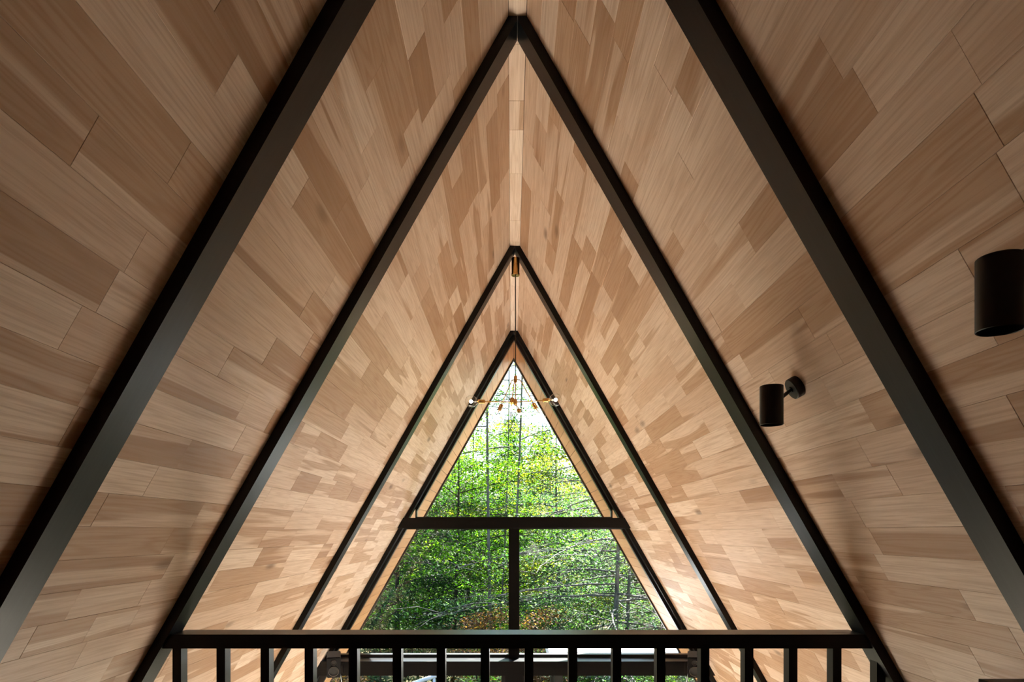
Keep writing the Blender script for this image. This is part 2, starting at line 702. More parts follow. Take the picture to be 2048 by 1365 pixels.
# rear gable wall with a small triangular frosted window
tri = [(0.27, -0.517), (0.71, -0.517), (0.437, -0.176)]
bm = bmesh.new()
out = [(-wx(ZLOW), ZLOW), (wx(ZLOW), ZLOW), (0, H0)]
ring_bm(out, tri, YBACK - 0.15, YBACK, bm)
wr = bm_obj('wall_rear', bm, M['cream'])
tag(wr, kind='structure')
w6 = empty('window_6', (0.47, YBACK - 0.07, zz(-0.52)))
tag(w6, kind='structure')
cx_, cz_ = np.mean([p[0] for p in tri]), np.mean([p[1] for p in tri])
inn = [(cx_ + (x - cx_) * 0.9, cz_ + (z - cz_) * 0.9) for x, z in tri]
bm_obj('frame', ring_bm(tri, inn, YBACK - 0.1, YBACK - 0.05), M['ablack'], w6)
bm_obj('pane', prism_bm(inn, YBACK - 0.08, YBACK - 0.07), M['glass'], w6)

# ------------------------------------------------------------------ front gable glazing
HB = 1.735                     # glazing frame outer line
HI = 1.690                     # glazing frame inner line
ZB0, ZB1 = 0.034, 0.122        # the upper beam
ZS = -1.100                    # top of the lower beam
CUT = 0.853


def glaze(name, outer, inner, y0=5.985, y1=6.045):
    e = empty(name, (sum(p[0] for p in outer) / len(outer), YG, zz(min(p[1] for p in outer))))
    tag(e, kind='structure')
    bm_obj('window_frame', ring_bm(outer, inner, y0, y1), M['ablack'], e)
    grow = [(x + (ox - x) * 0.5, z + (oz - z) * 0.5) for (x, z), (ox, oz) in zip(inner, outer)]
    bm_obj('pane', prism_bm(grow, YG - 0.004, YG + 0.004), M['glass'], e)
    return e


zb = ZB1 + 0.012
glaze('window_1',
      [(-CUT - 0.012, ZB1 - 0.005), (CUT + 0.012, ZB1 - 0.005), (CUT + 0.012, HB - S * (CUT + 0.012)), (0, HB), (-CUT - 0.012, HB - S * (CUT + 0.012))],
      [(-CUT, zb), (CUT, zb), (CUT, HI - S * CUT), (0, HI), (-CUT, HI - S * CUT)])
MW = 0.041
zl0, zl1 = -1.073, ZB0 - 0.010
for k, sg in ((2, -1), (3, 1)):
    o_ = [(sg * (MW - 0.005), -1.097), (sg * wx(-1.097, HB), -1.097), (sg * wx(ZB0 + 0.005, HB), ZB0 + 0.005), (sg * (MW - 0.005), ZB0 + 0.005)]
    i_ = [(sg * (MW + 0.006), zl0), (sg * wx(zl0, HI), zl0), (sg * wx(zl1, HI), zl1), (sg * (MW + 0.006), zl1)]
    glaze(f'window_{k}', o_, i_)
for k, sg in ((4, -1), (5, 1)):
    zt, zb_ = -1.222, ZLOW + 0.02
    o_ = [(sg * 0.07, zb_), (sg * wx(zb_, HB), zb_), (sg * wx(zt + 0.01, HB), zt + 0.01), (sg * 0.07, zt + 0.01)]
    i_ = [(sg * 0.11, zb_ + 0.05), (sg * wx(zb_ + 0.05, HI - 0.05), zb_ + 0.05), (sg * wx(zt - 0.01, HI - 0.05), zt - 0.01), (sg * 0.11, zt - 0.01)]
    glaze(f'window_{k}', o_, i_)


def timber(name, bm, axis, parent=None, bevel=0.003):
    o = bm_obj(name, bm, M['black'], parent, bevel=bevel)
    timber_uv(o, axis)
    return o


# upper cross beam, lower beam, mullion, lower post : trims of the gable
for i, (nm, bm, ax) in enumerate((
        ('upper', prism_bm([(-wx(ZB0), ZB0), (wx(ZB0), ZB0), (wx(ZB1), ZB1), (-wx(ZB1), ZB1)], 5.85, 5.99), (1, 0, 0)),
        ('lower', prism_bm([(-wx(-1.2216), -1.2216), (wx(-1.2216), -1.2216), (wx(ZS), ZS), (-wx(ZS), ZS)], 5.80, 6.08), (1, 0, 0)),
        ('mullion', box_bm(-MW, MW, 5.93, 6.06, ZS, ZB0), (0, 0, 1)),
        ('post', box_bm(-0.075, 0.075, 5.86, 6.05, ZLOW, -1.2216), (0, 0, 1)))):
    o = timber(f'trim_{i + 1}', bm, ax)
    tag(o, kind='structure')

# eave beyond the glass: soffit boards, roof panel, fascia
HSO = 1.765
for i, sg in ((5, -1), (6, 1)):
    nx, nz = sg * SA, CA
    L = 6.6
    a = (0, HSO)
    d = (sg * CA, -SA)
    zt = HSO + 0.014 / CA
    poly = [(0, zt), (d[0] * L, zt + d[1] * L), (d[0] * L + nx * 0.2, zt + d[1] * L + nz * 0.2), (0, zt + 0.2 / CA)]
    e = bm_obj(f'trim_{i}', prism_bm(poly, 6.05, YEAVE), M['roof'])
    tag(e, kind='structure')
    fo = HSO - 0.035
    poly = [(0, fo), (d[0] * L, fo + d[1] * L), (d[0] * L + nx * 0.22, fo + d[1] * L + nz * 0.22), (0, fo + 0.22 / CA)]
    fa = bm_obj('fascia', prism_bm(poly, YEAVE, YEAVE + 0.03), M['ablack'], e)
    bw = 0.105
    for r in range(int(4.0 / bw)):
        bm = bmesh.new()
        t0, t1 = r * bw + 0.002, (r + 1) * bw - 0.002
        P = [(d[0] * t0, HSO + d[1] * t0), (d[0] * t1, HSO + d[1] * t1),
             (d[0] * t1 + nx * 0.012, HSO + d[1] * t1 + nz * 0.012), (d[0] * t0 + nx * 0.012, HSO + d[1] * t0 + nz * 0.012)]
        bm_obj('soffit_board', prism_bm(P, 6.055, YEAVE - 0.002), M['soffit'], e, bevel=0.0015)

# ================================================================== RAFTER FRAMES
LAB = ['thick black A-frame rafter pair standing between the two wall spotlights',
       'black A-frame rafter pair that the loft railing is fixed between',
       'black A-frame rafter pair with the brass lamp canopy under its peak',
       'black A-frame rafter pair framing the glazed gable and its cross beam']
for k, yf in enumerate(FRAMES):
    y1 = yf + RT
    e = empty('rafter_pair', (0, yf + RT / 2, zz(ZLOFT if k < 2 else ZLOW)))
    tag(e, LAB[k], 'rafter')
    zb_ = ZLOFT if k < 2 else ZLOW
    for sg in (-1, 1):
        g = 0.0006
        hi = H0 - 0.0003
        # cut flat against the ridge strip and plumb on the centre line
        poly = [(sg * g, H1 - S * g), (sg * g, ZR - 0.0004), (sg * XR, ZR - 0.0004), (sg * wx(zb_, hi), zb_), (sg * wx(zb_, H1), zb_)]
        timber('rafter', prism_bm(poly, yf, y1), (sg * CA, 0, -SA), e, 0.0025)

# ================================================================== LOFT RAILING
YR0, YR1 = 2.318, 2.432
RZ1 = atz(1270, YR0)
RZ0 = atz(1298, YR0)
rail = empty('loft_railing', (0, 2.37, zz(ZLOFT)))
tag(rail, 'black wooden loft railing with square balusters in front of the tall window', 'railing')
timber('top_rail', prism_bm([(-wx(RZ0, H1) - 0.001, RZ0), (wx(RZ0, H1) + 0.001, RZ0), (wx(RZ1, H1) + 0.001, RZ1), (-wx(RZ1, H1) - 0.001, RZ1)], YR0, YR1), (1, 0, 0), rail, 0.002)
zbr = ZLOFT + 0.08
timber('bottom_rail', prism_bm([(-wx(zbr, H1) + 0.002, zbr), (wx(zbr, H1) - 0.002, zbr), (wx(zbr + 0.05, H1) - 0.002, zbr + 0.05), (-wx(zbr + 0.05, H1) + 0.002, zbr + 0.05)], YR0 + 0.02, YR1 - 0.02), (1, 0, 0), rail, 0.002)
YB = 2.345
for i in range(17):
    xc = at(353.5 + 88.06 * i, YB)
    hw = 0.0148
    zt = RZ0 + 0.001
    za = [min(zt, H1 - S * abs(xc + s * hw) + 0.001) for s in (-1, 1)]
    timber('baluster', prism_bm([(xc - hw, zbr + 0.05), (xc + hw, zbr + 0.05), (xc + hw, za[1]), (xc - hw, za[0])], YB, YB + 0.046), (0, 0, 1), rail, 0.0015)
# outer balusters hidden under the slope
# ================================================================== WALL SPOTLIGHTS


def spotlight(yc, label):
    d = Vector((CA, 0, -SA))
    n = Vector((-SA, 0, -CA))
    zb_ = 0.412
    base = Vector((wx(zb_), yc + 0.038, zb_))
    c = Vector((0.696, yc, 0.349))
    e = empty('wall_spotlight', (base.x, base.y, zz(base.z)))
    tag(e, label, 'spotlight', 'black wall spotlights on the plank slope')
    smooth_sharp(bm_obj('base_plate', lathe_bm(base, n, [(0, 0.0), (0.0305, 0.0), (0.0305, 0.0215), (0.0285, 0.0235), (0, 0.0235)], 40), M['mblack'], e))
    a0 = base + n * 0.0235
    a1 = Vector((c.x + 0.028, c.y + 0.004, c.z + 0.022))
    arm = cyl_bm(a0 - n * 0.002, a1, 0.0052, None, 16)
    lathe_bm(a0 - n * 0.001, n, [(0.0, 0), (0.009, 0), (0.009, 0.005), (0.0, 0.006)], 16, arm)
    smooth_sharp(bm_obj('arm', arm, M['mblack'], e))
    h = 0.054
    R = 0.0312
    up = Vector((0, 0, 1))
    sh = lathe_bm(c - up * h, up, [(R - 0.002, 0.03), (R - 0.002, 0.001), (R - 0.001, 0), (R, 0.001), (R, 2 * h - 0.0015), (R - 0.0015, 2 * h), (0, 2 * h)], 48)
    smooth_sharp(bm_obj('shade', sh, M['mblack'], e))
    le = lathe_bm(c - up * h, up, [(R - 0.0022, 0.031), (0.018, 0.036), (0, 0.036)], 32)
    smooth_sharp(bm_obj('lamp_recess', le, M['plastic'], e))


spotlight(1.88, 'black cylinder wall spotlight with its arm and round base showing between two black rafters')
spotlight(1.0, 'black cylinder wall spotlight high above the dark cabinet top')

# ================================================================== CHANDELIER
YCH = 4.207
XCH = at(1031, YCH)
ch = empty('chandelier', (XCH, YCH, zz(0.70)))
tag(ch, 'brass chandelier with six clear globe bulbs hanging from the rafter peak', 'chandelier')
ztop = H1 - S * 0.026 + 0.002
bm = lathe_bm((XCH, YCH, ztop - 0.108), (0, 0, 1), [(0, 0), (0.025, 0), (0.026, 0.001), (0.026, 0.012), (0.0245, 0.013), (0.0245, 0.107), (0.023, 0.108), (0, 0.108)], 32)
smooth_sharp(bm_obj('canopy', bm, M['brass'], ch))
z_hub, z_low = 0.945, 0.802
bm_obj('cord', cyl_bm((XCH, YCH, ztop - 0.106), (XCH, YCH, z_hub), 0.0032, None, 10), M['cord'], ch, True)
smooth_sharp(bm_obj('hub', lathe_bm((XCH, YCH, z_hub - 0.02), (0, 0, 1), [(0, 0), (0.009, 0), (0.0105, 0.002), (0.0105, 0.035), (0.008, 0.04), (0, 0.04)], 24), M['brass'], ch))
bm_obj('stem', cyl_bm((XCH, YCH, z_hub - 0.018), (XCH, YCH, z_low), 0.0035, None, 12), M['brass'], ch, True)
smooth_sharp(bm_obj('hub', lathe_bm((XCH, YCH, z_low - 0.022), (0, 0, 1), [(0, 0), (0.007, 0), (0.0095, 0.003), (0.0095, 0.036), (0.007, 0.04), (0, 0.04)], 24), M['brass'], ch))


def lamp_arm(theta, R, z_start, z_bulb, bent):
    """arm, socket and globe bulb; theta measured from the camera direction"""
    th = math.radians(theta)
    rad = Vector((math.sin(th), -math.cos(th), 0))
    c = Vector((XCH, YCH, 0))
    bulb = c + rad * R + Vector((0, 0, z_bulb))
    s = c + rad * (0.03 if bent else 0.006) + Vector((0, 0, z_start))
    d = (bulb - s).normalized()
    a = bmesh.new()
    if bent:
        cyl_bm(c + Vector((0, 0, z_start)), s, 0.0032, None, 10, a)
        bmesh.ops.create_uvsphere(a, u_segments=10, v_segments=6, radius=0.0036, matrix=Matrix.Translation((s.x, s.y, zz(s.z))))
    RB = 0.0375
    e1 = bulb - d * (RB + 0.052)
    cyl_bm(s, e1 + d * 0.004, 0.0030, None, 10, a)
    arm = bm_obj('arm', a, M['brass'], ch, True)
    so = lathe_bm(e1, d, [(0, 0), (0.006, 0), (0.0125, 0.004), (0.0125, 0.04), (0.0115, 0.042), (0, 0.042)], 24)
    smooth_sharp(bm_obj('socket', so, M['brass'], ch))
    prof = []
    for i in range(13):
        t = math.pi * i / 12 * 0.86
        prof.append((RB * math.sin(t), RB * (1 + 1) - RB * (1 - math.cos(t))))
    prof[0] = (0, 2 * RB)
    prof.append((0.0112, -0.004))
    prof.append((0.0112, -0.011))
    g = lathe_bm(bulb - d * RB, d, prof, 28)
    gl = bm_obj('bulb', g, M['bulbglass'], ch, True)
    f = bmesh.new()
    bmesh.ops.create_uvsphere(f, u_segments=12, v_segments=8, radius=0.0105,
                              matrix=Matrix.Translation((bulb.x, bulb.y, zz(bulb.z))))
    fo = bm_obj('filament', f, M['filament'], gl, True)
    fb = bm_obj('filament_stem', cyl_bm(bulb - d * (RB + 0.008), bulb - d * 0.008, 0.004, 0.002, 8), M['chrome'], gl, True)


for th in (-10, -132, 108):
    lamp_arm(th, 0.162, z_hub - 0.004, 0.728, True)
for th in (-66, 54, 174):
    lamp_arm(th, 0.292, z_low, 0.783, False)

# ================================================================== SPEAKERS ON THE LOWER BEAM


def speaker(sg, label):
    yc = 5.60
    c = Vector((sg * 1.480, yc, -1.085))
    e = empty('speaker', (c.x, c.y, zz(c.z - 0.09)))
    tag(e, label, 'speaker', 'black speakers at the ends of the lower beam')
    R = Matrix.Translation((c.x, c.y, zz(c.z))) @ Matrix.Rotation(sg * math.radians(-14), 4, 'Z') @ Matrix.Rotation(math.radians(12), 4, 'X')
    W, D, Hh = 0.055, 0.075, 0.088
    bm = box_bm(-W, W, -D, D, -Hh - ZC, Hh - ZC)
    bmesh.ops.bevel(bm, geom=bm.edges[:], offset=0.006, segments=2, affect='EDGES')
    bm.transform(R)
    bm_obj('body', bm, M['plastic'], e)
    for nm, zc_, r in (('woofer', -0.03, 0.042), ('tweeter', 0.045, 0.022)):
        p0 = Vector((0, -D - 0.001, zc_ - ZC))
        b = lathe_bm(p0, (0, -1, 0), [(r, -0.002), (r, 0.004), (r * 0.86, 0.005), (r * 0.84, 0.001), (r * 0.3, -0.001), (0, 0.002)], 32)
        b.transform(R)
        w = smooth_sharp(bm_obj(nm, b, M['cone'], e))
        b = lathe_bm(p0, (0, -1, 0), [(r * 1.0, 0.003), (r * 0.985, 0.0052), (r * 0.95, 0.0052), (r * 0.93, 0.003)], 32)
        b.transform(R)
        smooth_sharp(bm_obj('trim_ring', b, M['chrome'], w))
    # bracket to the beam
    b = bmesh.new()
    cyl_bm((c.x, yc + 0.06, c.z - 0.03), (c.x, 5.80, c.z - 0.06), 0.012, None, 14, b)
    box_bm(c.x - 0.03, c.x + 0.03, 5.79, 5.801, c.z - 0.11, c.z - 0.02, b)
    bm_obj('bracket', b, M['mblack'], e)
    b = bmesh.new()
    pts = [(c.x - sg * 0.03, yc + 0.075, c.z - 0.06), (c.x - sg * 0.045, yc + 0.1, c.z - 0.2), (c.x - sg * 0.02, yc + 0.15, c.z - 0.32), (c.x - sg * 0.03, 5.79, c.z - 0.5)]
    for p, q in zip(pts, pts[1:]):
        cyl_bm(p, q, 0.003, None, 8, b)
    bm_obj('cable', b, M['galv'], e, True)


speaker(-1, 'small black speaker on the lower beam by the red shrub')
speaker(1, 'small black speaker on the lower beam end under the white annex roof')

# ================================================================== DARK CABINET BY THE RIGHT SLOPE
cb = empty('cabinet', (1.06, 1.19, zz(ZLOFT)))
tag(cb, 'dark brown wooden cabinet top against the plank slope below the spotlight', 'cabinet')
ct = atz(1358.5, 1.385)
xc0 = at(1957, 1.385)
bm_obj('body', box_bm(xc0 + 0.012, 1.14, 0.98, 1.372, ZLOFT, ct - 0.024), M['dwood'], cb, bevel=0.002)
bm_obj('top', box_bm(xc0, 1.165, 0.965, 1.385, ct - 0.024, ct), M['dwood'], cb, bevel=0.003)
for i in (0, 1):
    y0 = 0.99 + i * 0.19
    dr = bm_obj('door', box_bm(xc0 - 0.003, xc0 + 0.013, y0, y0 + 0.183, ZLOFT + 0.06, ct - 0.035), M['dwood'], cb, bevel=0.002)
    yk = y0 + (0.16 if i == 0 else 0.023)
    smooth_sharp(bm_obj('knob', lathe_bm((xc0 - 0.003, yk, -0.85), (-1, 0, 0), [(0.004, 0), (0.004, 0.01), (0.009, 0.014), (0.009, 0.02), (0, 0.023)], 16), M['brass'], dr))

# ================================================================== OUTSIDE: GROUND, ANNEX ROOF, CAR, HANDRAIL


CARX, CARY = at(1185, 17.5), 17.5
CARG = atz(1355, 17.5) - 1.55


def gz(x, y):
    """ground height relative to the camera: falls from the house to the parking level, then a wooded slope"""
    a = -4.15 + (CARG + 4.15) * min(1.0, max(0.0, (y - 7) / 10.0))
    if y > 36:
        a += 8.2 * (1 - math.exp(-(y - 36) / 14.0))
    far = math.hypot((x - CARX), (y - CARY - 1.8) * 0.6)
    k = min(1, max(0, (y - 8) / 6)) * min(1, max(0, (far - 1.8) / 2.0))
    return a + k * (0.12 * math.sin(x * 0.5 + 1) + 0.10 * math.sin(y * 0.6 + x * 0.3))


def crown_ref(x, y):
    """level the tree heights below are counted from"""
    a = -4.15 - 0.05 * max(0, y - 7)
    if y > 14:
        a += 0.16 * (min(y, 24) - 14)
    if y > 26:
        a -= 0.10 * (min(y, 36) - 26)
    if y > 36:
        a += 7.5 * (1 - math.exp(-(y - 36) / 14.0))
    return a


xs_ = np.concatenate([np.linspace(-45, -8, 16), np.linspace(-7.4, 7.4, 38), np.linspace(8, 45, 16)])
ys_ = np.concatenate([np.linspace(-40, 6, 12), np.linspace(7, 30, 70), np.linspace(32, 110, 20)])
V = [(x, y, zz(gz(x, y))) for y in ys_ for x in xs_]
nx_ = len(xs_)
F = [(j * nx_ + i, j * nx_ + i + 1, (j + 1) * nx_ + i + 1, (j + 1) * nx_ + i) for j in range(len(ys_) - 1) for i in range(nx_ - 1)]
gr = pydata('forest_ground', V, F, M['ground'], smooth=True)
tag(gr, 'brown and mossy forest floor outside the window', 'ground', kind='structure')

# white annex roof: slab with upstand edge and posts
an = empty('annex_roof', (1.9, 9.0, zz(gz(1.9, 9.0))))
tag(an, 'white flat annex roof outside the lower right window', 'roof')
ax0, ax1 = at(1098, 8.0), 3.4
zt = atz(1304, 8.0)
bm_obj('roof_slab', prism_bm([(ax0, zt - 0.12), (ax1, zt - 0.12), (ax1, zt), (ax0, zt)], 8.0, 9.15), M['white'], an, bevel=0.01)
bm_obj('gutter', box_bm(ax0 - 0.02, ax1 + 0.02, 7.93, 7.998, zt - 0.11, zt - 0.03), M['galv'], an, bevel=0.006)
for px_, py_ in ((ax0 + 0.12, 8.15), (ax1 - 0.12, 8.15), (ax0 + 0.12, 9.0), (ax1 - 0.12, 9.0)):
    bm_obj('post', box_bm(px_ - 0.05, px_ + 0.05, py_ - 0.05, py_ + 0.05, gz(px_, py_) - 0.1, zt - 0.12), M['mblack'], an, bevel=0.004)

# small white car seen from the front
YCAR, XCAR, gcar = CARY, CARX, CARG
car = empty('parked_car', (XCAR, YCAR, zz(gcar)))
tag(car, 'small white parked car among the trees seen below the lower beam', 'car')


def car_shell(secs, name, mat, y_off=0):
    """loft of x,z sections along y"""
    V, F = [], []
    n = len(secs[0][1])
    for y, pts in secs:
        V += [(XCAR + x, YCAR + y, zz(gcar + z)) for x, z in pts]
    for k in range(len(secs) - 1):
        for i in range(n):
            j = (i + 1) % n
            F.append((k * n + i, k * n + j, (k + 1) * n + j, (k + 1) * n + i))
    F.append(tuple(range(n - 1, -1, -1)))
    F.append(tuple((len(secs) - 1) * n + i for i in range(n)))
    return pydata(name, V, F, mat, car, True)


def sect(w, z0, z1, tw, r=0.12):
    return [(-w, z0), (w, z0), (w, (z0 + z1) / 2), (tw + 0.02, z1 - r), (tw - r * 0.6, z1 - 0.02), (0, z1 + 0.02), (-tw + r * 0.6, z1 - 0.02), (-tw - 0.02, z1 - r), (-w, (z0 + z1) / 2)]


car_shell([(0, sect(0.70, 0.25, 0.68, 0.66)), (0.15, sect(0.82, 0.2, 0.82, 0.76)), (0.9, sect(0.84, 0.2, 0.95, 0.8)), (3.2, sect(0.84, 0.2, 0.95, 0.8)), (3.6, sect(0.78, 0.25, 0.85, 0.72))], 'body', M['carpaint'])
car_shell([(0.75, sect(0.76, 0.88, 0.93, 0.74, 0.03)), (1.25, sect(0.74, 0.9, 1.44, 0.60)), (2.9, sect(0.74, 0.9, 1.46, 0.60)), (3.3, sect(0.72, 0.88, 1.0, 0.66, 0.05))], 'cabin_glass', M['carglass'])
car_shell([(1.22, sect(0.62, 1.44, 1.50, 0.58, 0.03)), (1.6, sect(0.64, 1.45, 1.55, 0.58, 0.04)), (2.7, sect(0.64, 1.45, 1.55, 0.58, 0.04)), (2.95, sect(0.60, 1.44, 1.50, 0.56, 0.03))], 'car_roof', M['carpaint'])
for sg in (-1, 1):
    for yy_ in (0.62, 2.95):
        smooth_sharp(bm_obj('wheel', lathe_bm((XCAR + sg * 0.70, YCAR + yy_, gcar + 0.29), (sg, 0, 0), [(0, 0), (0.2, 0), (0.29, 0.02), (0.29, 0.14), (0.26, 0.16), (0.18, 0.15), (0, 0.14)], 24), M['rubber'], car))
    bm_obj('wing_mirror', box_bm(XCAR + sg * 0.84 - 0.06, XCAR + sg * 0.84 + 0.06, YCAR + 1.0, YCAR + 1.1, gcar + 0.9, gcar + 1.03), M['carpaint'], car, bevel=0.02)
    bm_obj('headlamp', box_bm(XCAR + sg * 0.58 - 0.12, XCAR + sg * 0.58 + 0.12, YCAR - 0.01, YCAR + 0.15, gcar + 0.58, gcar + 0.7), M['chrome'], car, bevel=0.02)

# pale sloping handrail of garden steps
YHR = 10.8
hr = empty('garden_handrail', (at(850, YHR), YHR, zz(gz(-1.5, YHR))))
tag(hr, 'pale metal handrail sloping up beside the garden, under the lower beam', 'handrail')
p0 = Vector((at(800, YHR), YHR, atz(1378, YHR)))
p1 = Vector((at(872, YHR), YHR, atz(1352, YHR)))
bm_obj('rail', cyl_bm(p0, p1, 0.035, None, 14), M['galv'], hr, True)
for t in (0.08, 0.5, 0.95):
    p = p0.lerp(p1, t)
    bm_obj('post', cyl_bm((p.x, p.y, gz(p.x, YHR) - 0.1), p, 0.022, None, 12), M['galv'], hr, True)

# ================================================================== TREES
LEAFQ = np.array([[0, -0.5, 0], [0.30, -0.02, 0.06], [0, 0.5, -0.04], [-0.30, -0.02, 0.06]])


def tube_pts(V, F, pts, rads, seg):
    k0 = len(V)
    prev = None
    for i, (p, r) in enumerate(zip(pts, rads)):
        d = (pts[min(i + 1, len(pts) - 1)] - pts[max(i - 1, 0)])
        d = d / (np.linalg.norm(d) + 1e-9)
        ref = np.array([1.0, 0, 0]) if abs(d[0]) < 0.8 else np.array([0, 1.0, 0])
        u = np.cross(d, ref)
        u /= np.linalg.norm(u)
        w = np.cross(d, u)
        for s in range(seg):
            a = 2 * math.pi * s / seg
            V.append(tuple(p + r * (u * math.cos(a) + w * math.sin(a))))
    for i in range(len(pts) - 1):
        for s in range(seg):
            t = (s + 1) % seg
            F.append((k0 + i * seg + s, k0 + i * seg + t, k0 + (i + 1) * seg + t, k0 + (i + 1) * seg + s))


def foliage(name, centers, n, size, palette, rs, parent, spread=(0.3, 0.3, 0.09), tilt=0.45):
    """n folded leaves scattered in flat sprays round the given centres"""
    C = np.array(centers)
    C = C[rs.random(len(C)) < 0.62]          # some twigs stay bare, so the crown has gaps
    n, size = int(n * 2.1), size * 0.64      # many small leaves
    idx = rs.integers(0, len(C), n)
    P = C[idx] + rs.normal(0, 1, (n, 3)) * np.array(spread)
    P[:, 2] -= 0.25 * np.hypot(P[:, 0] - C[idx, 0], P[:, 1] - C[idx, 1])
    yaw = rs.uniform(0, 2 * math.pi, n)
    ax = rs.normal(0, tilt, (n, 2))
    sc = size * rs.uniform(0.6, 1.3, n)
    q = LEAFQ[None] * sc[:, None, None]
    c, s = np.cos(yaw)[:, None], np.sin(yaw)[:, None]
    x = q[..., 0] * c - q[..., 1] * s
    y = q[..., 0] * s + q[..., 1] * c
    z = q[..., 2] + x * ax[:, 0:1] + y * ax[:, 1:2]
    W = np.stack([x, y, z], -1) + P[:, None, :]
    Vv = W.reshape(-1, 3)
    me = bpy.data.meshes.new(name)
    me.vertices.add(4 * n)
    me.vertices.foreach_set('co', Vv.astype(np.float32).ravel())
    me.loops.add(4 * n)
    me.loops.foreach_set('vertex_index', np.arange(4 * n, dtype=np.int32))
    me.polygons.add(n)
    me.polygons.foreach_set('loop_start', np.arange(0, 4 * n, 4, dtype=np.int32))
    me.polygons.foreach_set('loop_total', np.full(n, 4, dtype=np.int32))
    me.update(calc_edges=True)
    pal = np.array(palette)
    # a hue per spray with some variation per leaf
    sp = rs.random(len(C))
    a = np.clip(sp[idx] * 0.8 + rs.random(n) * 0.2, 0, 0.999) * (len(pal) - 1)
    i0 = a.astype(int)
    f = (a - i0)[:, None]
    col = pal[i0] * (1 - f) + pal[np.minimum(i0 + 1, len(pal) - 1)] * f
    col = col * rs.uniform(0.7, 1.25, (n, 1)) * 0.6
    col = col * np.exp(rs.normal(-0.05, 0.38, len(C)))[idx][:, None]
    colA = np.concatenate([col, np.ones((n, 1))], 1)
    ca = me.color_attributes.new(name='tone', type='FLOAT_COLOR', domain='CORNER')
    ca.data.foreach_set('color', np.repeat(colA, 4, axis=0).astype(np.float32).ravel())
    o = link(name, me, M['leaf'], parent)
    o['kind'] = 'stuff'
    return o


GREEN = [(0.016, 0.050, 0.010), (0.030, 0.095, 0.012), (0.055, 0.140, 0.014), (0.085, 0.170, 0.018)]
BRIGHT = [(0.045, 0.140, 0.010), (0.080, 0.210, 0.012), (0.125, 0.260, 0.016), (0.170, 0.270, 0.020)]
DEEP = [(0.008, 0.030, 0.012), (0.014, 0.046, 0.018), (0.024, 0.070, 0.024), (0.040, 0.095, 0.030)]
BLUE = [(0.028, 0.082, 0.046), (0.055, 0.135, 0.072), (0.10, 0.19, 0.105), (0.15, 0.24, 0.14)]  # blue-green leaves, with pale haze put into the colour
YELL = [(0.070, 0.150, 0.016), (0.140, 0.210, 0.020), (0.230, 0.240, 0.026), (0.280, 0.230, 0.030)]
RED = [(0.070, 0.085, 0.030), (0.160, 0.090, 0.040), (0.230, 0.090, 0.048), (0.210, 0.130, 0.060)]


def tree(name, label, px, y, height, r0, pal, nleaf, seed, lean=(0.0, 0.0), crown0=0.35, spread=1.8, leaf=0.10,
         bark='bark', nbr=26, up=0.35, group=None, cat='tree', sprayxy=0.21):
    rs = np.random.default_rng(seed)
    x = at(px, y)
    g = gz(x, y)
    if cat == 'tree':
        grow = max(0.0, crown_ref(x, y) - g)
        crown0 = (grow + crown0 * height) / (grow + height)
        height += grow
    root = empty(name, (x, y, zz(g)))
    tag(root, label, cat, group)
    base = np.array([x, y, zz(g) - 0.15])
    n = 12
    ph = rs.uniform(0, 6.28, 2)
    pts = []
    for i in range(n + 1):
        t = i / n
        w = 0.02 * height * t
        pts.append(base + np.array([lean[0] * height * t + w * math.sin(3.2 * t + ph[0]), lean[1] * height * t + w * math.sin(2.7 * t + ph[1]), (height + 0.15) * t]))
    rads = [max(0.012, r0 * (1 - 0.85 * i / n)) * (1.25 if i == 0 else 1) for i in range(n + 1)]
    V, F = [], []
    tube_pts(V, F, pts, rads, 10)
    pydata('trunk', V, F, M[bark], root, True)
    V, F, cen = [], [], []
    for b in range(nbr):
        t = crown0 + (0.98 - crown0) * (b + rs.random()) / nbr
        k = t * n
        i = min(int(k), n - 1)
        p = pts[i] + (pts[i + 1] - pts[i]) * (k - i)
        az = b * 2.4 + rs.uniform(-0.5, 0.5)
        tt = (t - crown0) / (1 - crown0)
        L = spread * (0.45 + 0.75 * math.sin(math.pi * (0.18 + 0.72 * tt))) * rs.uniform(0.7, 1.15)
        d = np.array([math.cos(az), math.sin(az), up * rs.uniform(0.4, 1.4)])
        bp = [p]
        m = 6
        for s in range(1, m + 1):
            d = d + np.array([rs.normal(0, .12), rs.normal(0, .12), -0.06])
            bp.append(bp[-1] + d / np.linalg.norm(d) * L / m)
        rb = max(0.008, r0 * 0.34 * (1 - 0.6 * t))
        tube_pts(V, F, bp, [rb * (1 - 0.8 * s / m) + 0.003 for s in range(m + 1)], 5)
        for s in range(2, m + 1):
            for q in range(2):
                sd_ = d * 0.4 + np.array([rs.normal(0, .8), rs.normal(0, .8), rs.normal(0.05, .22)])
                sl = L * 0.34 * rs.uniform(0.5, 1.1)
                e1 = bp[s] + sd_ / np.linalg.norm(sd_) * sl * 0.5
                e2 = e1 + (sd_ + np.array([0, 0, -0.2])) / np.linalg.norm(sd_) * sl * 0.5
                tube_pts(V, F, [bp[s], e1, e2], [rb * 0.32 + 0.002, rb * 0.2 + 0.002, 0.002], 4)
                cen += [e1, e2]
            cen.append(bp[s])
    pydata('branches', V, F, M[bark], root, True)
    if nleaf:
        foliage('foliage', cen, nleaf, leaf, pal, rs, root, (sprayxy, sprayxy, 0.3 * sprayxy))
    return root


